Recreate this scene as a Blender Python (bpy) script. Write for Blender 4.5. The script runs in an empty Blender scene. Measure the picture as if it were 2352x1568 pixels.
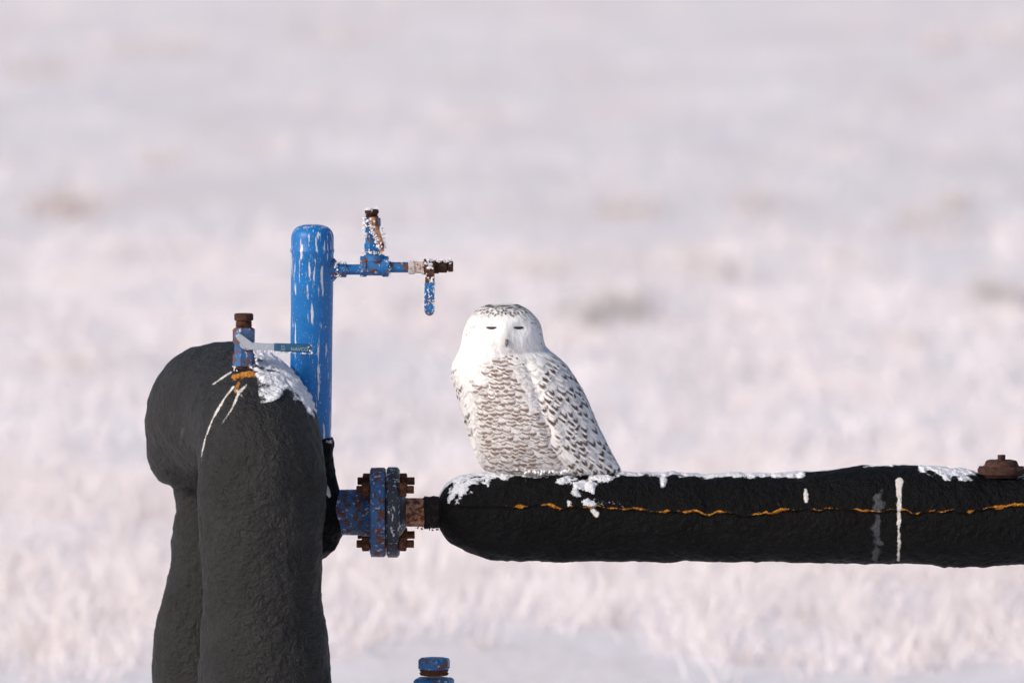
import bpy, math, random
import numpy as np
from mathutils import Vector, Matrix
ZOOM=1.0; ZX,ZY=1176,784
random.seed(4); rng=np.random.default_rng(7)
S=3.3/2352; DIST=25.0; TH=math.radians(4.5); ZC=2.0; FP=DIST/S; D=0.4
CAM=np.array([0,-DIST*math.cos(TH),ZC+DIST*math.sin(TH)])
F=np.array([0,math.cos(TH),-math.sin(TH)]);U=np.array([0,math.sin(TH),math.cos(TH)]);R=np.array([1.,0,0])
SC=S*(1+D/25)
def P(px,py,y=0.0):
    px=np.asarray(px,float);py=np.asarray(py,float)
    d=F+((px-1176)/FP)[...,None]*R-((py-784)/FP)[...,None]*U
    t=(y-CAM[1])/d[...,1]
    return CAM+t[...,None]*d
def G(px,py):
    d=F+((px-1176)/FP)*R-((py-784)/FP)*U
    return CAM-d*(CAM[2]/d[2])
def proj(p):
    v=p-CAM; z=v@F
    return 1176+FP*(v@R)/z, 784-FP*(v@U)/z
# ---------- noise
def _h(i,j,k,s):
    n=(i*374761393+j*668265263+k*2147483647+s*1274126177)&0xffffffff
    n=((n^(n>>13))*1274126177)&0xffffffff
    n=((n^(n>>15))*2246822519)&0xffffffff
    return ((n^(n>>16))&0xffff)/65535.0
def vn(p,s=0):
    p=np.asarray(p,float); f=np.floor(p); i=f.astype(np.int64); f=p-f; f=f*f*(3-2*f)
    r=0
    for a in (0,1):
        for b in (0,1):
            for c in (0,1):
                w=(f[:,0] if a else 1-f[:,0])*(f[:,1] if b else 1-f[:,1])*(f[:,2] if c else 1-f[:,2])
                r=r+w*_h(i[:,0]+a,i[:,1]+b,i[:,2]+c,s)
    return r
def fbm(p,sc,o=3,s=0):
    r=0;a=.5;t=0
    for k in range(o):
        r=r+a*vn(p*sc,s+k);t+=a;a*=.5;sc=sc*2.03
    return r/t-.5
def ss(a,b,x):
    t=np.clip((x-a)/(b-a),0,1);return t*t*(3-2*t)
def polyd(px,py,pts):
    best=np.full(px.shape,1e9)
    for a,b in zip(pts[:-1],pts[1:]):
        ax,ay,ar=a;bx,by,br=b
        dx,dy=bx-ax,by-ay
        t=np.clip(((px-ax)*dx+(py-ay)*dy)/(dx*dx+dy*dy+1e-9),0,1)
        d=np.hypot(px-ax-t*dx,py-ay-t*dy)-(ar+(br-ar)*t)
        best=np.minimum(best,d)
    return -best
# ---------- mesh helpers
def mesh(name,V,Fc,mat=None,parent=None,smooth=True,sharp=None,attrs=None,cols=None):
    V=np.asarray(V,float).reshape(-1,3)
    me=bpy.data.meshes.new(name)
    if isinstance(Fc,np.ndarray):
        n,k=Fc.shape
        me.vertices.add(len(V));me.vertices.foreach_set('co',V.ravel())
        me.loops.add(n*k);me.loops.foreach_set('vertex_index',Fc.ravel().astype(np.int32))
        me.polygons.add(n);me.polygons.foreach_set('loop_start',np.arange(0,n*k,k,dtype=np.int32))
        me.update(calc_edges=True)
    else:
        me.from_pydata(V.tolist(),[],Fc);me.update()
    me.validate()
    me.polygons.foreach_set('use_smooth',[smooth]*len(me.polygons))
    if sharp: me.set_sharp_from_angle(angle=math.radians(sharp))
    if attrs:
        for k,a in attrs.items():
            at=me.attributes.new(k,'FLOAT','POINT');at.data.foreach_set('value',np.asarray(a,np.float32).ravel())
    if cols is not None:
        at=me.attributes.new('col','FLOAT_COLOR','POINT')
        c=np.ones((len(V),4),np.float32);c[:,:3]=cols;at.data.foreach_set('color',c.ravel())
    ob=bpy.data.objects.new(name,me);bpy.context.collection.objects.link(ob)
    if mat: me.materials.append(mat)
    if parent: ob.parent=parent
    return ob
def empty(name):
    e=bpy.data.objects.new(name,None);bpy.context.collection.objects.link(e);return e
def gridf(nr,ns,wrap=True):
    i=np.arange(nr-1)[:,None];m=ns if wrap else ns-1
    j=np.arange(m)[None,:];j2=(j+1)%ns
    return np.stack([i*ns+j,i*ns+j2,(i+1)*ns+j2,(i+1)*ns+j],-1).reshape(-1,4)
def lathe(name,o,axis,prof,segs=40,mat=None,parent=None,rot=0,jit=0,sc=SC,sharp=35):
    """o = base point in metres, prof = [(s,r)] in px units"""
    ax=Vector(axis).normalized()
    q=Vector((0,0,1)).rotation_difference(ax).to_matrix()
    V=[];n=len(prof)
    for s,r in prof:
        for k in range(segs):
            a=2*math.pi*k/segs+rot
            v=q@Vector((math.cos(a)*max(r,.05)*sc,math.sin(a)*max(r,.05)*sc,s*sc))
            V.append([v.x+o[0],v.y+o[1],v.z+o[2]])
    Fc=gridf(n,segs).tolist()
    Fc.append(list(range(segs))[::-1]);Fc.append([(n-1)*segs+k for k in range(segs)])
    V=np.array(V)
    if jit: V=V+np.stack([fbm(V,60,2,k) for k in (1,2,3)],1)*jit
    return mesh(name,V,Fc,mat,parent,True,sharp)
def prism(name,out,y,th,mat,parent,bev=.0015):
    n=len(out);a=P(np.array([q[0] for q in out]),np.array([q[1] for q in out]),y)
    V=np.vstack([a,a+[0,th,0]])
    Fc=[list(range(n)),[n+k for k in range(n)][::-1]]+[[k,n+k,n+(k+1)%n,(k+1)%n] for k in range(n)]
    ob=mesh(name,V,Fc,mat,parent,True,35)
    m=ob.modifiers.new('b','BEVEL');m.width=bev;m.segments=2;m.limit_method='ANGLE'
    return ob
import bmesh
bm=bmesh.new();bmesh.ops.create_icosphere(bm,subdivisions=1,radius=1)
ICO=np.array([v.co[:] for v in bm.verts]);ICOF=np.array([[v.index for v in f.verts] for f in bm.faces]);bm.free()
def clumps(name,C,Rr,mat,parent,flat=1.0):
    C=np.asarray(C,float);Rr=np.asarray(Rr,float);n=len(C)
    J=rng.uniform(.55,1.25,(n,len(ICO),1))
    V=C[:,None,:]+ICO[None]*J*Rr[:,None,None]*np.array([1,1,flat])
    Fc=(ICOF[None]+(np.arange(n)*len(ICO))[:,None,None]).reshape(-1,3)
    return mesh(name,V,Fc,mat,parent,False)
def gsm(a,w):
    k=np.exp(-np.linspace(-2,2,2*w+1)**2);k/=k.sum()
    return np.convolve(np.pad(a,w,mode='edge'),k,'valid')
def sweep(ctrl,step,nseg,sp=6,sr=3,capend=True):
    pos=np.array([P(c[0],c[1],c[2]) for c in ctrl]);r=np.array([c[3]*S*(1+c[2]/25) for c in ctrl])
    d=np.r_[0,np.cumsum(np.linalg.norm(np.diff(pos,axis=0),axis=1))]
    t=np.arange(0,d[-1],.01)
    q=np.stack([gsm(np.interp(t,d,pos[:,k]),sp) for k in range(3)],1);rr=gsm(np.interp(t,d,r),sr)
    d2=np.r_[0,np.cumsum(np.linalg.norm(np.diff(q,axis=0),axis=1))]
    ts=[0]
    while ts[-1]<d2[-1]:
        z=np.interp(ts[-1],d2,q[:,2]);x=np.interp(ts[-1],d2,q[:,0])
        ts.append(ts[-1]+(step if z>ZC-1.15 and x<1.75 else .03))
    ts=np.array(ts[:-1])
    q=np.stack([np.interp(ts,d2,q[:,k]) for k in range(3)],1);rr=np.interp(ts,d2,rr)
    q=np.stack([gsm(q[:,k],2) for k in range(3)],1)
    T=np.gradient(q,axis=0);T/=np.linalg.norm(T,axis=1)[:,None]
    n=np.cross(T[0],[0.,1.,.01]);n/=np.linalg.norm(n);N=[]
    for k in range(len(q)):
        n=n-T[k]*np.dot(n,T[k]);n/=np.linalg.norm(n);N.append(n)
    N=np.array(N);B=np.cross(T,N)
    a=np.linspace(0,2*np.pi,nseg,endpoint=False)
    nn=N[:,None]*np.cos(a)[None,:,None]+B[:,None]*np.sin(a)[None,:,None]
    V=q[:,None]+nn*rr[:,None,None]
    return V.reshape(-1,3),nn.reshape(-1,3),gridf(len(q),nseg),len(q)
# ---------- materials
class M:
    def __init__(s,name,rough=.6,spec=.5,metal=0):
        s.m=bpy.data.materials.new(name);s.m.use_nodes=True;s.t=s.m.node_tree;s.n=s.t.nodes;s.l=s.t.links
        s.b=s.n['Principled BSDF'];s.b.inputs['Roughness'].default_value=rough
        s.b.inputs['Specular IOR Level'].default_value=spec;s.b.inputs['Metallic'].default_value=metal
        s.tc=s.n.new('ShaderNodeTexCoord').outputs['Object']
    def noise(s,scale,detail=4,st=None,rough=.55,off=0):
        v=s.tc
        if st or off:
            mp=s.n.new('ShaderNodeMapping');mp.inputs['Scale'].default_value=st or (1,1,1);mp.inputs['Location'].default_value=(off,off,off);s.l.new(v,mp.inputs[0]);v=mp.outputs[0]
        n=s.n.new('ShaderNodeTexNoise');n.inputs['Scale'].default_value=scale;n.inputs['Detail'].default_value=detail;n.inputs['Roughness'].default_value=rough
        s.l.new(v,n.inputs['Vector']);return n.outputs['Fac']
    def rng(s,v,a,b,c=0,d=1):
        n=s.n.new('ShaderNodeMapRange');s.l.new(v,n.inputs[0])
        for k,x in zip((1,2,3,4),(a,b,c,d)): n.inputs[k].default_value=x
        return n.outputs[0]
    def ma(s,op,a,b):
        n=s.n.new('ShaderNodeMath');n.operation=op
        for k,x in enumerate((a,b)):
            if isinstance(x,(int,float)): n.inputs[k].default_value=x
            else: s.l.new(x,n.inputs[k])
        return n.outputs[0]
    def attr(s,name):
        n=s.n.new('ShaderNodeAttribute');n.attribute_name=name;return n.outputs
    def mix(s,f,a,b):
        n=s.n.new('ShaderNodeMix');n.data_type='RGBA'
        if isinstance(f,(int,float)): n.inputs[0].default_value=f
        else: s.l.new(f,n.inputs[0])
        for k,x in ((6,a),(7,b)):
            if isinstance(x,tuple): n.inputs[k].default_value=(*x,1)
            else: s.l.new(x,n.inputs[k])
        return n.outputs[2]
    def col(s,c):
        if isinstance(c,tuple): s.b.inputs['Base Color'].default_value=(*c,1)
        else: s.l.new(c,s.b.inputs['Base Color'])
        return s
    def rough(s,v): s.l.new(v,s.b.inputs['Roughness'])
    def bump(s,h,dist=.002,st=1):
        n=s.n.new('ShaderNodeBump');n.inputs['Distance'].default_value=dist;n.inputs['Strength'].default_value=st
        s.l.new(h,n.inputs['Height']);s.l.new(n.outputs[0],s.b.inputs['Normal'])
m=M('frost_snow',.75,.3);m.col(m.mix(m.noise(60,3),(.74,.76,.82),(.88,.88,.90)));m.bump(m.noise(350,3),.003);SNOW=m.m
def insulation(name,base,hi,sp,bd):
    m=M(name,.62,sp)
    c=m.mix(m.rng(m.noise(9,4),.35,.7),base,hi)
    c=m.mix(m.rng(m.noise(160,2),.70,.78),c,(hi[0]*2.4,hi[1]*2.4,hi[2]*2.4))
    n=m.noise(260,3)
    def msk(name,amp,w):
        v=m.ma('ADD',m.attr(name)[2],m.ma('MULTIPLY',m.ma('SUBTRACT',n,.5),amp));return m.rng(v,-w,w)
    grm=msk('grime',14,3);c=m.mix(m.ma('MULTIPLY',grm,.20),c,(.30,.32,.36))
    g=msk('groove',1,1.2);c=m.mix(g,c,(.002,.002,.002))
    o=msk('foam',11,.9);c=m.mix(o,c,m.mix(m.rng(m.noise(120,3),.35,.65),(.24,.08,.01),(.56,.24,.025)))
    w=msk('drip',7,1.0);c=m.mix(w,c,(.66,.64,.62))
    s=msk('snow',22,1.0);c=m.mix(s,c,m.mix(m.noise(120,2),(.62,.65,.73),(.83,.84,.88)))
    m.col(c)
    m.rough(m.ma('ADD',m.rng(m.noise(14,3),.3,.7,.46,.66),m.ma('MULTIPLY',s,.2)))
    h=m.ma('ADD',m.ma('MULTIPLY',m.noise(48,5,rough=.62),1.7),m.ma('MULTIPLY',m.noise(150,3),.5))
    h=m.ma('ADD',h,m.ma('MULTIPLY',s,.9));m.bump(h,bd,1.0)
    return m.m
INS=insulation('black_mastic',(.0085,.0085,.0092),(.0135,.0135,.0142),.34,.010)
INS2=insulation('black_mastic_dark',(.0016,.0016,.0022),(.0034,.0034,.0042),.12,.011)
m=M('black_wrap',.7,.2);m.col(m.mix(m.rng(m.noise(60,4),.5,.72),(.004,.004,.005),(.04,.022,.016)));m.bump(m.noise(120,4),.006);WRAP=m.m
def paint(name,blue,blue2,frost,rust,st=(1,1,.14),th=.60):
    m=M(name,.45,.35)
    c=m.mix(m.rng(m.noise(16,4),.3,.7),blue,blue2)
    fm=m.rng(m.noise(70,5,st,.6),th,th+.03)
    fm2=m.rng(m.noise(170,4,None,.6,3),.65,.68)
    fr=m.ma('MAXIMUM',m.ma('MULTIPLY',fm,frost),m.ma('MULTIPLY',fm2,frost))
    c=m.mix(fr,c,(.58,.58,.63))
    r=m.rng(m.noise(45,6,None,.65,7),rust,rust+.06)
    rc=m.mix(m.noise(220,3),(.055,.018,.008),(.24,.085,.03))
    c=m.mix(r,c,rc);m.col(c);m.rough(m.rng(r,0,1,.42,.85))
    m.bump(m.ma('ADD',m.ma('MULTIPLY',m.noise(140,4),.5),m.ma('ADD',fr,r)),.0012,.8);return m.m
BLUE=paint('blue_paint',(.003,.115,.36),(.005,.15,.45),.95,.64,(1,1,.13),.57)
BLUE2=paint('blue_paint_worn',(.005,.10,.30),(.010,.135,.37),.85,.54,(1,1,1),.60)
BLUE3=paint('blue_paint_rusted',(.02,.085,.22),(.04,.13,.31),.8,.50,(1,1,1),.59)
PALE=paint('pale_worn_paint',(.46,.37,.34),(.52,.46,.44),.5,.56,(1,1,1),.6)
GREY=paint('dark_grey_steel',(.016,.020,.030),(.028,.036,.050),.8,.60,(1,1,.4),.585)
m=M('rusty_steel',.85,.25);m.col(m.mix(m.rng(m.noise(90,5),.35,.7),(.028,.012,.008),(.16,.06,.026)));m.bump(m.noise(200,4),.002);RUST=m.m
m=M('dark_rust',.85,.25);m.col(m.mix(m.rng(m.noise(90,5),.35,.7),(.020,.011,.009),(.075,.032,.021)));m.bump(m.noise(200,4),.002);DRUST=m.m
m=M('pink_rust',.8,.3);m.col(m.mix(m.rng(m.noise(55,5),.45,.6),(.38,.20,.13),(.09,.032,.015)));m.bump(m.noise(200,4),.002);PRUST=m.m
m=M('galvanised_steel',.45,.5,.5);m.col(m.mix(m.noise(80,4),(.30,.35,.42),(.48,.52,.57)));GALV=m.m
m=M('blue_vinyl',.5,.4);m.col(m.mix(m.rng(m.noise(50,4),.4,.7),(.010,.060,.13),(.014,.09,.18)));VINYL=m.m
m=M('lettering',.6,.3);m.col((.26,.38,.48));LETT=m.m
# ---------- insulated riser (inverted U)
ctrl=[(612,2290,0,160),(610,1800,0,155),(610,1568,0,148),(606,1400,0,139),(606,1250,0,142),(603,1120,0,146),(602,1050,.03,145),
(592,990,.14,142),(566,955,.32,146),(530,940,.52,158),(500,948,.70,160),(488,985,.82,157),(484,1050,.88,146),(486,1090,.90,124),(487,1112,.90,86),(487,1180,.90,82),
(489,1290,.90,92),(484,1380,.90,108),(467,1470,.9,118),(466,1568,.9,118),(470,1800,.9,115),(470,2200,.9,120)]
V,N,Fc,nr=sweep(ctrl,.0032,380,sp=8,sr=3)
low=fbm(V,3.2,2,5)*.030+fbm(V,13,3,9)*.018+fbm(V,50,3,2)*.007
V=V+N*low[:,None]
px,py=proj(V);front=(N[:,1]<.25)|(N[:,2]>.3)
nz=fbm(V,40,3,31)
sn=polyd(px,py,[(602,812,13),(640,838,18),(672,872,19),(700,912,13),(720,955,5)])+nz*34
sn=np.maximum(sn,polyd(px,py,[(602,812,10),(575,842,3),(645,897,4)])+nz*26)
sn=np.where((V[:,1]<.6)&(N[:,2]>-.1),sn,-30)
sn=np.maximum(sn,np.where((N[:,2]>.80)&(N[:,0]>-.0)&(px>575),nz*30+4,-30))
fo=np.where(front&(V[:,1]<.5),polyd(px,py,[(538,866,5),(562,858,9),(584,857,5)])+nz*22,-30)
fo=np.maximum(fo,np.where(front&(V[:,1]<.5),polyd(px,py,[(548,880,3),(540,900,2)])+nz*8,-30))
fo=np.maximum(fo,np.where(front&(V[:,1]<.5),polyd(px,py,[(632,888,4),(648,902,3)])+nz*10,-30))
dr=polyd(px,py,[(536,888,1.6),(512,920,2.0),(488,962,1.6),(472,1005,1.2),(462,1050,.5)])
for L in ([(566,884,1.5),(548,903,3.2),(532,940,1.6),(510,972,.8)],[(530,855,1.5),(510,868,1.8),(490,882,.8)],[(545,898,2.5),(556,910,1)]):
    dr=np.maximum(dr,polyd(px,py,L))
dr=np.where(front&(V[:,1]<.6),dr+nz*4,-30)
gr=np.where(front,polyd(px,py,[(420,985,5),(415,1020,2)])-3,-30)
V=V+N*(ss(0,10,sn)*(.005+nz*.018)+ss(0,8,fo)*(.006+nz*.02)+ss(-1,3,dr)*.0005)[:,None]
mesh('insulated_pipe',V,Fc,INS,None,attrs=dict(snow=np.maximum(sn,-30),foam=fo,drip=dr,grime=gr,groove=np.full(len(V),-30.)))
# ---------- horizontal insulated pipe
ctrl=[(1004,1178,D,36),(1012,1178,D,42),(1018,1178,D,58),(1030,1177,D,68),(1050,1177,D,80),(1080,1178,D,91),(1130,1184,D,101),(1200,1186,D,103),(1400,1185,D,101),(1600,1188,D,101),(1800,1189,D,101),
(1900,1186,D,107),(2000,1181,D,112),(2100,1181,D,113),(2190,1188,D,113),(2250,1196,D,105),(2352,1192,D,103),(2600,1190,D,103),(3000,1190,D,103),(3120,1200,D,105),(3190,1260,D,105),(3210,1400,D,103),(3210,2250,D,105)]
V,N,Fc,nr=sweep(ctrl,.0032,330,sp=5,sr=3)
V=V+N*(fbm(V,4,2,15)*.012+fbm(V,14,3,19)*.015+fbm(V,60,3,12)*.006)[:,None]
px,py=proj(V);fr=N[:,1]<.1;nz=fbm(V,38,3,41);nz2=fbm(V,9,2,44)
top=N[:,2]
sn=(top-.958)*300+nz*42+nz2*34
sn=np.where((px>1850)&(px<2110),sn-14,sn)
sn=np.where(px>2230,sn-12,sn)
f=polyd(px,py,[(1040,1138,7),(1060,1112,18),(1095,1096,14),(1140,1088,8),(1180,1082,5)])+nz*64
g=polyd(px,py,[(1270,1090,8),(1305,1106,12),(1340,1112,14),(1385,1100,9)])+nz*64
g=np.maximum(g,polyd(px,py,[(1325,1130,7),(1345,1150,7),(1310,1155,1.5),(1445,1157,1)])+nz*44-2)
h=polyd(px,py,[(2120,1072,8),(2170,1082,13),(2210,1090,12),(2232,1080,9)])+nz*38
k=polyd(px,py,[(1524,1090,6),(1523,1112,6)])+nz*14
for q in (f,g,h,k): sn=np.maximum(sn,np.where(fr|(top>.3),q,-30))
xs=[1000,1030,1180,1350,1500,1650,1720,1880,2000,2150,2250,2352,2600];ys=[1158,1158,1162,1165,1170,1180,1182,1167,1170,1177,1170,1154,1150]
sy=gsm(np.interp(np.arange(1000,2601,5),xs,ys),8);sy=np.interp(px,np.arange(1000,2601,5),sy)+fbm(V*[1,0,0],25,2,3)*14
seamr=fr&(px>1028)&(px<2600)
dens=fbm(V*[1,.0,.0],34,3,77)
fo=np.where(seamr&(px>1160),1.2+dens*12-np.abs(py-sy+1.0)*1.4+nz*11,-30)
fo=np.maximum(fo,np.where(fr&(px>1700)&(px<2060)&(py>sy-32)&(py<sy-3),nz*44-12.0+dens*6,-30))
gv=np.where(seamr,3.0-np.abs(py-sy-3.5),-30)
dr=polyd(px,py,[(2065,1106,8),(2065,1125,6),(2066,1150,3),(2064,1200,4.0),(2065,1250,3),(2063,1284,4.0)])
dr=np.maximum(dr,polyd(px,py,[(1850,1124,3),(1852,1152,4)]))
dr=np.maximum(dr,polyd(px,py,[(1362,1172,5),(1370,1180,6)]))
dr=np.where(fr,dr+nz*8,-30)
gr=np.where(fr,polyd(px,py,[(2018,1140,9),(2017,1200,9),(2012,1288,4)])+nz*40,-30)
V=V+N*(ss(0,12,sn)*(.0032+nz*.014)+ss(0,5,fo)*.004-ss(0,3,gv)*.007+ss(-1,3,dr)*.001)[:,None]
mesh('insulated_pipe.001',V,Fc,INS2,None,attrs=dict(snow=np.maximum(sn,-30),foam=fo,drip=dr,grime=gr,groove=gv))
# ---------- insulated tee behind the riser
ctrl=[(716,1000,D,45),(716,1010,D,47),(715,1060,D,49),(714,1100,D,60),(712,1140,D,78),(712,1190,D,84),(700,1222,D,80),(670,1235,.33,60),(630,1236,.25,50),(600,1236,.1,40)]
V,N,Fc,nr=sweep(ctrl,.004,200,sp=3,sr=2)
V=V+N*(fbm(V,16,3,25)*.02+fbm(V,60,3,22)*.006)[:,None]
px,py=proj(V);nz=fbm(V,40,3,66);z=np.full(len(V),-30.)
dr=np.where(N[:,1]<.2,polyd(px,py,[(745,1112,3),(752,1128,5),(756,1140,2)])+nz*10,-30)
sn=np.where(N[:,1]<.3,polyd(px,py,[(752,1014,2),(760,1014,3)])+nz*8,-30)
mesh('insulated_pipe.002',V,Fc,INS2,None,attrs=dict(snow=sn,foam=z,drip=dr,grime=z,groove=z))
# ---------- blue standpipe with sampling arm
sp=empty('blue_standpipe')
b=P(713,1025,D);t=P(718,516,D);ax=t-b;H=np.linalg.norm(ax)/SC
prof=[(0,47.5),(H-66,49),(H-62,50.5),(H-57,50.5),(H-54,49),(H-30,49)]+[(H-30+30*math.sin(a),49-49*(1-math.cos(a)**.62)) for a in np.linspace(.15,math.pi/2,10)]
lathe('standpipe_body',b,ax,prof,64,BLUE,sp)
def AX(n,x,y,prof,seg,mat,par=sp,axis=(1,0,0),dy=0,rot=0,jit=0): return lathe(n,P(x,y,D+dy),axis,prof,seg,mat,par,rot,jit)
AX('branch_outlet',755,619,[(0,30),(12,27),(20,18),(26,16),(26,18),(40,18),(42,12),(76,12)],24,BLUE2)
AX('tee_run',827,612,[(0,20),(1,24),(14,24),(16,21),(50,21),(52,24),(65,24),(66,20)],20,BLUE2)
AX('tee_neck',860,618,[(0,21),(18,21),(19,24),(32,24),(34,18),(44,17)],20,BLUE2,axis=(0,0,1))
AX('nipple',890,614,[(0,14),(8,14),(8,12),(55,12)],20,BLUE2)
AX('valve_end',938,614,[(0,15),(2,17),(14,17),(16,14),(30,15),(32,18),(46,18)],6,PALE,rot=.3)
AX('valve_body',972,613,[(0,14),(3,19),(20,19),(26,15),(36,15)],18,DRUST,jit=.004)
AX('drain_plug',1006,612,[(0,12),(1,16),(20,16),(22,11),(23,11),(24,14),(33,14),(35,12)],6,DRUST,rot=.5)
AX('vent_valve_body',857,582,[(0,17),(8,20),(22,20),(26,17),(60,17),(64,20),(80,20),(82,15)],6,BLUE2,axis=(-.03,0,1),rot=.2)
AX('vent_plug',854,500,[(0,14),(3,16),(5,12),(6,16),(8,12),(10,16),(17,16),(19,13)],14,DRUST,axis=(0,0,1))
AX('vent_stem',858,520,[(0,8),(26,8),(28,5)],10,RUST,axis=(0,-1,0))
AX('drain_stem',988,614,[(0,9),(30,9),(32,5)],10,RUST,axis=(0,-1,0))
prism('vent_lever',[(846,500),(866,498),(872,530),(882,560),(883,577),(872,579),(864,560),(852,525)],D-.045,.010,PRUST,sp)
prism('drain_lever_arm',[(978,600),(998,600),(998,655),(976,655)],D-.05,.006,RUST,sp)
prism('drain_lever_grip',[(975,650),(998,650),(998,715),(994,723),(986,726),(978,722),(974,712)],D-.055,.014,BLUE2,sp,.003)
C=[];Q=[]
def sc(x0,y0,x1,y1,n,r,j=4,dy=-.02):
    for _ in range(n):
        u=random.random();C.append(P(x0+(x1-x0)*u+random.gauss(0,j),y0+(y1-y0)*u+random.gauss(0,j*.7),D+dy+random.uniform(-.02,.02)));Q.append(random.uniform(.35,1)*r*SC*.8)
sc(838,482,870,480,30,4,3);sc(836,500,840,545,60,4,2.5);sc(846,505,872,570,75,4.2,4,-.05);sc(880,520,884,575,32,3,2,-.03);sc(836,578,880,582,36,4,3)
sc(978,598,1036,598,90,4,3);sc(985,596,990,620,60,4.5,5,-.045);sc(978,630,998,650,35,4,4,-.055);sc(975,655,976,715,34,2.6,1.5,-.055);sc(996,655,997,720,38,3,1.5,-.055);sc(984,660,988,715,44,2.6,5,-.056)
sc(768,602,795,604,30,3.5,2.5);sc(770,608,775,636,26,3.5,3,-.03);sc(880,597,938,602,30,2.6,1.5);sc(940,600,975,600,24,2.5,1.5);sc(828,596,832,640,22,2.4,2,-.02);sc(893,598,895,634,18,2.2,1.5,-.03)
clumps('frost',C,Q,SNOW,sp)
# ---------- flanged joint
fj=empty('pipe_flange_joint');Y=1176
FX=lambda n,x,prof,seg,mat,rot=0,jit=0:lathe(n,P(x,Y,D),(1,.0,0),prof,seg,mat,fj,rot,jit)
FX('stub_pipe',770,[(0,52),(62,53),(66,56),(80,60),(82,60)],56,BLUE3)
FX('flange_left',850,[(0,96),(3,103),(32,103),(36,99)],72,BLUE3,jit=.002)
FX('gasket',884,[(0,82),(6,82)],48,DRUST)
FX('flange_right',888,[(0,99),(4,104),(25,104),(30,98)],72,GREY,jit=.002)
FX('hub',917,[(0,56),(6,50),(14,38),(16,33)],40,GREY)
FX('rusty_nipple',928,[(0,33),(48,33)],40,PRUST)
FX('insulated_neck',974,[(0,34),(2,38),(14,36),(20,38),(32,36),(40,39),(60,40)],40,WRAP,jit=.010)
for k in range(4):
    a=math.pi/4+k*math.pi/2+.06;o=P(820,Y,D)+np.array([0,math.cos(a)*89*SC,math.sin(a)*89*SC])
    lathe('bolt_%d'%(k+1),o,(1,0,0),[(0,8),(1,9),(131,9),(132,8)],14,RUST,fj)
    for nm,dx in (('nut_a_%d',12),('nut_b_%d',97)):
        lathe(nm%(k+1),o+np.array([dx*SC,0,0]),(1,0,0),[(0,14),(2,18),(16,18),(18,15)],6,RUST,fj,rot=.3*k,jit=.002)
C=[];Q=[]
sc(955,1212,1025,1216,34,3.5,2.5,-.02);sc(1015,1170,1028,1215,24,3.5,3,-.05)
clumps('torn_edge',C,Q,WRAP,fj)
# ---------- isolation valve on the riser
bv=empty('ball_valve');vd=.17
def VX(n,x,y,prof,seg,mat,axis=(0,0,1),dy=0,rot=0,jit=0): return lathe(n,P(x,y,vd+dy),axis,prof,seg,mat,bv,rot,jit,sc=S*1.007)
VX('threaded_base',560,862,[(0,18),(22,18)],24,RUST)
VX('valve_body',560,842,[(0,21),(3,26),(28,26),(32,22),(52,22),(58,26),(86,26),(90,21)],6,BLUE3,rot=.25)
VX('threads',560,753,[(0,17)]+[(1+k*1.6,17 if k%2 else 19.5) for k in range(10)]+[(18,17)],24,RUST)
VX('cap',560,736,[(0,20),(2,22),(14,22),(16,20)],20,DRUST)
VX('stem',563,788,[(0,12),(24,12),(24,8),(36,8)],12,GALV,axis=(0,-1,0))
VX('stem_nut',570,795,[(20,7),(32,7)],6,GALV,axis=(0,-1,0))
prism('lever_root',[(541,772),(549,765),(560,772),(580,787),(632,789),(632,804),(572,803),(563,797),(545,780)],vd-.055,.005,GALV,bv,.001)
prism('lever_grip',[(629,788),(706,790),(714,794),(717,801),(712,808),(704,810),(629,806)],vd-.060,.013,VINYL,bv,.003)
def text(s,x,y,h,dep,rot=0):
    cu=bpy.data.curves.new('t','FONT');cu.body=s;cu.size=h*S*1.4;cu.extrude=.0003
    o=bpy.data.objects.new('lettering',cu);bpy.context.collection.objects.link(o)
    o.location=P(x,y,dep).tolist();o.rotation_euler=(math.pi/2,rot,0);cu.materials.append(LETT);o.parent=bv
text('NAVCO',668,805,8.0,vd-.0615,.02);text('ON',645,797,4.4,vd-.0615);text('OFF',645,804,4.4,vd-.0615)
C=[];Q=[]
def sc2(x0,y0,x1,y1,n,r,j,dep):
    for _ in range(n):
        u=random.random();C.append(P(x0+(x1-x0)*u+random.gauss(0,j),y0+(y1-y0)*u+random.gauss(0,j*.7),dep+random.uniform(-.01,.01)));Q.append(random.uniform(.4,1)*r*S)
sc2(712,794,716,812,16,3.5,2,vd-.05);sc2(690,810,714,811,12,2.5,1.5,vd-.05);sc2(590,806,680,810,40,2.4,1.6,vd-.05);sc2(534,843,540,850,10,3,3,vd-.03);sc2(586,800,590,838,26,3,2,vd-.02)
clumps('frost',C,Q,SNOW,bv)
# ---------- rusty vent cap
vc=empty('pipe_vent_cap')
lathe('cap_body',P(2300,1094,D),(0,0,1),[(0,44),(6,46),(8,55),(18,55),(21,50),(25,40),(34,37),(37,34),(38,9),(49,9),(50,7)],40,DRUST,vc,jit=.003)
for k in range(6):
    a=k*math.pi/3;lathe('cap_bolt_%d'%(k+1),P(2300,1075,D)+np.array([math.cos(a)*47*SC,math.sin(a)*47*SC,0]),(0,0,1),[(0,5),(5,5)],6,DRUST,vc)
# ---------- lower blue fitting
lf=empty('blue_pipe_fitting')
lathe('fitting_body',P(997,2290,D),(0,0,1),[(0,44),(700,44),(705,49),(738,49),(743,44)],6,BLUE2,lf,rot=.3)
lathe('fitting_thread',P(997,1549,D),(0,0,1),[(0,32),(4,34),(7,31),(11,34),(15,31)],30,RUST,lf)
lathe('fitting_cap',P(997,1536,D),(0,0,1),[(0,34),(2,37),(21,37),(25,34),(26,20)],8,BLUE2,lf,rot=.2)
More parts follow.
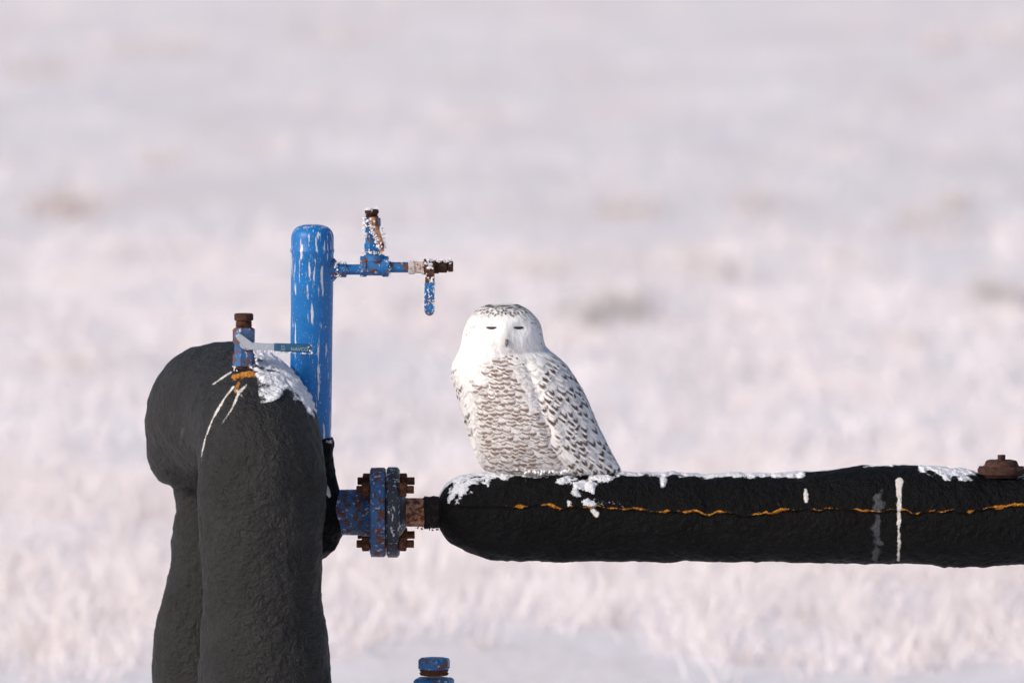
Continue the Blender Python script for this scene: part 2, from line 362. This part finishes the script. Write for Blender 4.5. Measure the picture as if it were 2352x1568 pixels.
# ---------- snowy owl
owl=empty('snowy_owl')
T=[(696.5,1155,1157,.004),(697.3,1142,1170,.015),(699,1130,1182,.032),(702,1118,1193,.048),(706,1107,1202,.060),(712,1097,1212,.073),(720,1088,1221,.083),(730,1080,1231,.091),(742,1073,1239,.098),(760,1066,1244,.104),(780,1062,1247,.107),
(795,1060,1251,.106),(808,1055,1264,.108),(820,1050,1277,.114),(840,1045,1294,.124),(860,1045,1307,.131),(880,1048,1320,.135),(900,1055,1332,.137),(940,1067,1350,.136),(980,1079,1366,.128),(1020,1091,1386,.112),(1045,1101,1399,.097),(1060,1107,1407,.086),(1072,1115,1414,.074),(1079,1122,1417,.066),(1084,1135,1412,.058),(1088,1160,1395,.045),(1090,1200,1360,.02)]
T=np.array(T);gy=np.concatenate([np.linspace(696.5,712,60),np.arange(712.5,1090,1.0)])
tl,tr,td=[np.interp(gy,T[:,0],T[:,k]) for k in (1,2,3)]
def sm(a):
    b=gsm(a,9);w=ss(712,735,gy)*(1-ss(1060,1080,gy));return a*(1-w)+b*w
tl,tr,td=sm(tl),sm(tr),sm(td)
WY=[690,800,815,850,900,950,1000,1040,1065,1100];WX=[1500,1262,1212,1222,1240,1254,1266,1285,1305,1320]
LY=[690,830,850,900,940,980,1000,1100];LX=[1000,1040,1056,1066,1078,1086,1080,1080]
def surf(v,ph,base=False):
    v=np.clip(v,696.6,1089);l=np.interp(v,gy,tl);r=np.interp(v,gy,tr);d=np.interp(v,gy,td)
    c=(l+r)/2;w=(r-l)/2;co=np.cos(ph);si=np.sin(ph)
    x=c+w*co;fr=si<0
    wl=np.interp(v,WY,WX);ll=np.interp(v,LY,LX)
    q=x-wl;rel=np.where(fr,.009*ss(-4,22,q)-.006*np.exp(-((q+6)/9)**2),.009)*ss(805,850,v)
    q2=ll-x;rel=rel+np.where(fr,.005*ss(-4,10,q2)-.004*np.exp(-((q2+6)/7)**2),0)*ss(830,850,v)
    chin=801+6*np.cos((x-1160)/55.)
    rel=rel-np.where(fr,.010*np.exp(-((v-chin-3)/9)**2)*ss(1115,1175,x),0)
    F_=np.where(fr,1.,0.)
    for ex in (1128,1192):
        rel=rel-F_*.0065*np.exp(-((x-ex)/18)**2-((v-749)/12)**2)
        rel=rel+F_*.003*np.exp(-((x-ex)/22)**2-((v-728)/11)**2)
        rel=rel+F_*.003*np.exp(-((x-ex-(8 if ex>1160 else -8))/26)**2-((v-774)/15)**2)
    rel=rel+F_*.011*np.exp(-((x-1162)/(9+14*ss(740,790,v)))**2-((v-774)/24)**2)
    rr=rel/ SC
    rho=np.sqrt((co*d)**2+(si*w*SC)**2)+1e-9
    nx=co*d/rho;ny=si*w*SC/rho
    p=P(x+nx*rr,v,D)
    off=d*si+ny*rel
    p[...,1]+=off
    return p
vs=np.concatenate([np.linspace(696.6,712,14),np.arange(713.5,1089,1.6)]);ns=300
ph=np.linspace(0,2*np.pi,ns,endpoint=False)
VV,PP=np.meshgrid(vs,ph,indexing='ij');V=surf(VV.ravel(),PP.ravel())
dx=surf(VV.ravel(),PP.ravel()+.01)-V;dv=surf(np.minimum(VV.ravel()+1,1089),PP.ravel())-surf(VV.ravel()-1,PP.ravel())
Nn=np.cross(dx,dv);Nn/=np.linalg.norm(Nn,axis=1)[:,None]+1e-12
cen=P(np.interp(VV.ravel(),gy,(tl+tr)/2),VV.ravel(),D)
sg=np.sign(np.sum(Nn*(V-cen),1));Nn*=sg[:,None]
V=V+Nn*(fbm(V*[1,1,.5],150,3,4)*.0025+fbm(V,45,2,6)*.003)[:,None]
opx,opy=proj(V)
cw=np.array([.80,.80,.81])*np.ones((len(V),3))
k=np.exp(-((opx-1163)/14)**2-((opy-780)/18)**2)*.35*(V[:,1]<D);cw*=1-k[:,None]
m=M('owl_plumage',.9,.15);a=m.attr('col')[0]
m.col(m.mix(m.rng(m.noise(90,4,(1,1,.4)),.35,.75,0,.14),a,(.46,.43,.43)));m.bump(m.noise(420,3,(1,1,.35)),.0028,.8)
m.b.inputs['Subsurface Weight'].default_value=.12;m.b.inputs['Subsurface Radius'].default_value=(.01,.01,.01);OWL=m.m
mesh('body',V,gridf(len(vs),ns),OWL,owl,cols=cw)
FV=[];FCc=[];FF=[];nF=0
NV,NU=11,7
vv=np.linspace(0,1,NV);uu=np.linspace(-1,1,NU);A,Bu=np.meshgrid(vv,uu,indexing='ij');A=A.ravel();Bu=Bu.ravel()
shape=np.where(A<.4,.65+.35*A/.4,np.sqrt(np.clip(1-((A-.4)/.6)**2,0.02,1)))
gf=gridf(NV,NU,False)
def feather(v0,p0,L,W,lift,kind,strength,sl=0):
    global nF
    v0=float(v0)
    l=np.interp(v0,gy,tl);r=np.interp(v0,gy,tr);d=np.interp(v0,gy,td)/SC
    w=(r-l)/2;ds=math.hypot(w*math.sin(p0),d*math.cos(p0))+3
    vpos=v0+A*L
    ppos=p0+(Bu*shape*W/2+sl*A*L)/ds
    p=surf(vpos,ppos)
    e=.02
    n=np.cross(surf(vpos,ppos+e)-surf(vpos,ppos-e),surf(vpos+2,ppos)-surf(vpos-2,ppos));n/=np.linalg.norm(n,axis=1)[:,None]+1e-12
    c=P((l+r)/2,v0,D);n*=np.sign(np.sum(n*(p-c),1))[:,None]
    h=(.0012+lift*A**1.5)-.0016*Bu*Bu
    p=p+n*h[:,None]
    bo=v0+A*L-1087;p[:,2]-=np.clip(bo,0,20)*SC*.5
    jw=random.uniform(.90,1.0);c0=np.array([.81,.805,.815])*jw
    col=np.ones((len(A),3))*c0
    if kind==1:
        th=random.uniform(.085,.14);cu=random.uniform(.08,.26)
        k=1.4*np.exp(-((A-(.80-cu*Bu*Bu+.05*Bu*random.uniform(-1,1)))/th)**4)
        dc=np.array([.19,.13,.105])
        col=col*(1-.16*strength*np.exp(-((A-.5)/.2)**2))[:,None]
    elif kind==2:
        sz=random.uniform(.10,.16)
        k=1.45*np.exp(-((A-(.78-.42*np.abs(Bu)**1.5))/sz)**4)*(np.abs(Bu)<random.choice([.5,.7,.8]))
        dc=np.array([.078,.050,.039])
    elif kind==3:
        k=1.2*np.exp(-((A-.72)/.25)**2-(Bu/.6)**2);dc=np.array([.045,.042,.045])
    else: k=np.zeros(len(A));dc=np.zeros(3)
    k=np.clip(k*strength,0,1)[:,None]
    FV.append(p);FCc.append(col*(1-k)+dc*k);FF.append(gf+nF);nF+=len(A)
def place(v0,v1,dv,du,fn):
    v=v0;row=0
    while v<v1:
        l=np.interp(v,gy,tl);r=np.interp(v,gy,tr);d=np.interp(v,gy,td)/SC;w=(r-l)/2
        p=row%2*.5*du/max(w,10);lim=p+2*math.pi
        while p<lim-.02:
            ds=math.hypot(w*math.sin(p),d*math.cos(p))+3
            pj=p+random.gauss(0,.22)*du/ds
            fn(v+random.gauss(0,.22)*dv,pj,(l+r)/2+w*math.cos(pj),math.sin(pj)<.15)
            p+=du/ds
        v+=dv;row+=1
def body(v,p,x,fr):
    wl=np.interp(v,WY,WX);ll=np.interp(v,LY,LX)
    if fr and ll+2<x<wl-5:
        s=float(ss(1072,1096,x-(v-850)*.10))*float(ss(796,810,v))
        if v<860: s*=float(ss(1108,1130,x))
        if v<930 and x>wl-36: s*=.25
        loc=.70+1.3*(float(fbm(np.array([[x*.02,v*.035,1.3]]),1,2,5)[0])+.35)
        st=(1.25 if v<875 else 1.0)*s*(1-.30*float(ss(1010,1075,v)))*random.uniform(.45,1.1)*min(loc,1.2)
        if v<808: return
        feather(v-10,p,random.uniform(25,31),random.uniform(24,33),.0042,1,st,random.gauss(0,.12))
def wing(v,p,x,fr):
    wl=np.interp(v,WY,WX);ll=np.interp(v,LY,LX)
    if fr and ll<=x<=wl+1: return
    if v<808 and x<1200: return
    s=random.choice([1,1,1,.95,.9,.3,0]) if (x>wl or not fr) else random.choice([.8,.5,.2,0])
    if v<822:s*=.5
    feather(v-14,p,random.uniform(34,42),random.uniform(24,31),.005,2,s,random.gauss(0,.08)+(-.05))
def head(v,p,x,fr):
    dd=math.hypot((x-1158)/82,(v-780)/64)
    face=fr and dd<1.0 and math.sin(p)<-.10
    if face: return
    cr=float(1-ss(714,734,v+abs(x-1155)*.10)) if fr else float(1-ss(745,800,v))
    side=.9 if (fr and x>1215 and v<795 and random.random()<.6) else (.6 if (fr and x<1090 and v<765 and random.random()<.5) else 0)
    s=max(cr*random.choice([1.3,1.3,1.1,1,.5]),side*random.random())
    feather(v-4,p,random.uniform(9,12),random.uniform(8,11),.002,3,s,random.gauss(0,.2))
place(699,806,4.4,8.0,head)
place(806,1083,9.0,17,body)
place(810,1078,13.5,21,wing)
def bib(v,p,x,fr):
    if fr and 800<v<822 and x<1262: feather(v-4,p,18,13,.0025,1 if (1130<x<1205 and v>803) else 0,.8,random.gauss(0,.2))
place(802,822,6,11,bib)
mesh('feathers',np.vstack(FV),np.vstack(FF),OWL,owl,cols=np.vstack(FCc))
def hitf(x,v):
    l=np.interp(v,gy,tl);r=np.interp(v,gy,tr);c=(l+r)/2;w=(r-l)/2
    return surf(np.array([v]),np.array([-math.acos(np.clip((x-c)/w,-1,1))]))[0]
m=M('owl_dark_eyelid',.5,.4);m.col((.012,.011,.012));EYE=m.m
m=M('owl_beak',.45,.5);m.col(m.mix(m.noise(200,2),(.10,.10,.105),(.2,.2,.21)));BK=m.m
for nm,ex,sl in (('eye_left',1128,-.02),('eye_right',1192,.02)):
    Vt=[];n=16
    for i in range(n):
        u=i/(n-1)*2-1;x=ex+u*12.5;y=748.5+sl*u*12-1.6*u*u;h=2.8*math.sqrt(max(1-u*u,0))+.3
        p=hitf(x,y)
        for k in range(8):
            a=k*math.pi/4;Vt.append(p+np.array([0,-.0035*math.cos(a)*(.4+h/4),math.sin(a)*h*SC]))
    mesh(nm,Vt,gridf(n,8),EYE,owl)
Vt=[];n=12
for i in range(n):
    t_=i/(n-1);y=772+t_*20;rr=3.4*math.sin(math.pi*min(.25+t_*.75,1))**.8+.2
    p=hitf(1163,min(y,786))+np.array([0,-.002-.006*math.sin(t_*2.4),-(max(y-786,0))*SC])
    for k in range(10):
        a=k*math.pi/5;Vt.append(p+np.array([math.cos(a)*rr*SC,math.sin(a)*rr*SC*1.2,0]))
mesh('beak',Vt,gridf(n,10),BK,owl)
C=[];Q=[]
for cx in (1236,1300):
    for _ in range(90):
        C.append(P(cx+random.gauss(0,14),1082+random.gauss(0,3.2),D-.055+random.uniform(-.02,.02)));Q.append(random.uniform(.5,1)*6*SC)
clumps('feathered_feet',C,Q,OWL,owl).data.attributes.new('col','FLOAT_COLOR','POINT')
fo_=bpy.data.objects['feathered_feet'].data;fo_.attributes['col'].data.foreach_set('color',np.tile([.80,.80,.81,1],len(fo_.vertices)).astype(np.float32))
fo_.polygons.foreach_set('use_smooth',[True]*len(fo_.polygons))
# ---------- ground
gx=np.concatenate([-np.geomspace(3000,30,20),np.linspace(-28,28,113),np.geomspace(30,3000,20)])
gyy=np.concatenate([-np.geomspace(1500,32,12),np.linspace(-30,110,281),np.geomspace(113,4000,24)])
YY,XX=np.meshgrid(gyy,gx,indexing='ij');V=np.stack([XX.ravel(),YY.ravel(),np.zeros(XX.size)],1)
def gh(p):
    q=p*[1,1,0];return (fbm(q,.35,3,51)*.14+fbm(q,.06,2,55)*.2)*ss(1,9,np.hypot(p[:,0],p[:,1]))
V[:,2]=gh(V)
m=M('snowy_ground',.9,.15)
pt=m.rng(m.noise(.55,5,(1,.45,1),.6),.40,.70);pf=m.rng(m.noise(6,5,(1,.6,1),.65),.35,.72)
c=m.mix(pt,(.81,.79,.83),(.745,.69,.69));c=m.mix(m.ma('MULTIPLY',pf,.35),c,(.63,.56,.55))
c=m.mix(m.rng(m.noise(1.6,3,(1,.4,1),.5,9),.62,.74,0,.18),c,(.47,.42,.41));m.col(c);m.bump(m.noise(8,6),.03,.5)
mesh('snowy_ground',V,gridf(len(gyy),len(gx),False),m.m)
# ---------- frosted grass
def blades(base,h,lean,az,w,col,bend):
    n=len(base);dirv=np.stack([np.cos(az),np.sin(az),np.zeros(n)],1);fz=rng.uniform(0,np.pi,n)
    sd=np.stack([np.cos(fz),np.sin(fz)*.5,np.zeros(n)],1);out=[]
    for t,ww in ((0,1),(.5,.85),(.8,.6)):
        p=base+dirv*(lean*h*t+bend*h*t*t)[:,None]+np.array([0,0,1])*(h*(t-.25*bend*t*t))[:,None]
        out+= [p-sd*(w*ww*.5)[:,None],p+sd*(w*ww*.5)[:,None]]
    p=base+dirv*(lean*h+bend*h)[:,None]+np.array([0,0,1])*(h*(1-.25*bend))[:,None]
    out+=[p-sd*(w*.15)[:,None],p+sd*(w*.15)[:,None]]
    V=np.stack(out,1).reshape(-1,3)
    q=np.array([[0,1,3,2],[2,3,5,4],[4,5,7,6]]);Fc=(q[None]+(np.arange(n)*8)[:,None,None]).reshape(-1,4)
    tt=np.array([.0,.0,.5,.5,.8,.8,1,1]);frost=np.array([.92,.89,.91])
    cc=col[:,None,:]*(1-.5*tt[None,:,None])+frost*.5*tt[None,:,None]
    return V,Fc,cc.reshape(-1,3)
def tufts(n,x0,x1,y0,y1,nb,hr,wr,tan,spread,lo=.3,hi=.6):
    c=np.stack([rng.uniform(x0,x1,n),rng.uniform(y0,y1,n),np.zeros(n)],1)
    d=fbm(c,.5,3,61)+.5;c=c[rng.uniform(0,1,n)<ss(lo,hi,d)]
    c=c[~((np.abs(c[:,0])<2.2)&(np.abs(c[:,1])<1.5))];n=len(c)
    c[:,2]=gh(c)-.01
    sz=rng.uniform(.5,1.15,n);tn=rng.uniform(0,1,n)**1.6
    i=np.repeat(np.arange(n),nb);N_=len(i)
    az=rng.uniform(0,2*np.pi,N_);rad=np.abs(rng.normal(0,spread,N_))
    base=c[i]+np.stack([np.cos(az)*rad,np.sin(az)*rad,np.zeros(N_)],1)
    h=rng.uniform(*hr,N_)*sz[i];lean=rng.uniform(0,.7,N_);bend=rng.uniform(0,.5,N_)
    w=rng.uniform(*wr,N_)
    k=np.clip(tn[i]*tan+rng.normal(0,.12,N_),0,1)[:,None]
    col=np.array([.87,.83,.86])*(1-k)+np.array([.54,.44,.39])*k
    return blades(base,h,lean,az,w,col,bend)
parts=[tufts(4200,-6,6,7.4,16,26,(.06,.22),(.003,.007),.75,.09,.15,.5),tufts(900,-6,6,4.5,7.4,20,(.05,.16),(.003,.007),.6,.08,.4,.7),tufts(4600,-9,9,16,34,18,(.06,.19),(.004,.009),.55,.12,.15,.55),
 tufts(5200,-14,14,34,100,8,(.05,.13),(.008,.016),.45,.2,.2,.6),tufts(2500,-30,30,-24,60,9,(.08,.25),(.006,.012),.6,.10)]
B=[(150,495,.46,.75,.35),(1410,738,.40,.95,1),(2292,692,.34,.8,1),(92,168,.6,.4,.5),(1472,507,.42,.45,.8),(1730,500,.42,.4,.9),(2175,495,.34,.5,.9),(2120,530,.4,.35,.9),(1575,632,.36,.4,1),(1970,632,.26,.3,1),
(275,118,.7,.25,.9),(362,128,.6,.25,.9),(810,108,1.1,.28,.9),(380,388,.4,.25,.8),(1115,268,.4,.2,.8),(2160,120,.6,.32,.7),(165,862,.2,.35,.3),(2310,90,.6,.25,.8),(1690,660,.3,.3,1),(1240,640,.35,.2,.8),(2080,800,.25,.25,.8)]
for (x,y,sz,dk,gq) in B:
    sz*=.85
    g=G(x,y+8);n=int(150*dk)+40;c=np.tile(g,(n,1));az=rng.uniform(0,2*np.pi,n);rad=np.abs(rng.normal(0,.33,n))*sz
    sub=rng.normal(0,1,(4,2))*[.38*sz,1.0*sz];si_=rng.integers(0,4,n)
    base=c+np.stack([np.cos(az)*rad+sub[si_,0],np.sin(az)*rad*2.0+sub[si_,1],np.zeros(n)],1);base[:,2]=gh(base)-.01
    cc=np.array([.36,.23,.17])*(1-gq)+np.array([.20,.185,.185])*gq
    cc=cc*dk+np.array([.62,.57,.57])*(1-dk)
    parts.append(blades(base,rng.uniform(.3,1,n)*sz*.85,rng.uniform(0,.5,n),az,rng.uniform(.007,.015,n),np.tile(cc,(n,1)),rng.uniform(0,.3,n)))
off=0;Vs=[];Fs=[];Cs=[]
for v,f_,c_ in parts: Vs.append(v);Fs.append(f_+off);Cs.append(c_);off+=len(v)
m=M('frosted_blades',.9,.1);m.col(m.attr('col')[0])
mesh('frosted_grass',np.vstack(Vs),np.vstack(Fs),m.m,cols=np.vstack(Cs))
# ---------- light
sd=Vector((-.80,-.58,.56)).normalized();el=math.asin(sd.z);azm=math.atan2(sd.x,sd.y)
w=bpy.data.worlds.new('World');bpy.context.scene.world=w;w.use_nodes=True
sk=w.node_tree.nodes.new('ShaderNodeTexSky');sk.sky_type='NISHITA';sk.sun_disc=False;sk.sun_elevation=el;sk.sun_rotation=azm
sk.dust_density=3.5;sk.air_density=.8;sk.ozone_density=.8
bg=w.node_tree.nodes['Background'];w.node_tree.links.new(sk.outputs[0],bg.inputs[0]);bg.inputs[1].default_value=.15
L=bpy.data.lights.new('sun','SUN');L.energy=2.05;L.angle=math.radians(7);L.color=(1,.94,.885)
lo=bpy.data.objects.new('sun',L);bpy.context.collection.objects.link(lo);lo.rotation_euler=sd.to_track_quat('Z','Y').to_euler()
# ---------- camera
c=bpy.data.cameras.new('camera');c.sensor_width=36;c.lens=36*DIST/3.3*ZOOM;c.clip_start=.5;c.clip_end=9000
c.shift_x=(ZX-1176)/2352*ZOOM;c.shift_y=-(ZY-784)/2352*ZOOM
c.dof.use_dof=True;c.dof.focus_distance=25.32;c.dof.aperture_fstop=2.0*ZOOM
co=bpy.data.objects.new('camera',c);bpy.context.collection.objects.link(co);co.location=CAM.tolist();co.rotation_euler=(math.pi/2-TH,0,0)
sce=bpy.context.scene;sce.camera=co
sce.view_settings.view_transform='Standard';sce.view_settings.look='None';sce.view_settings.exposure=0
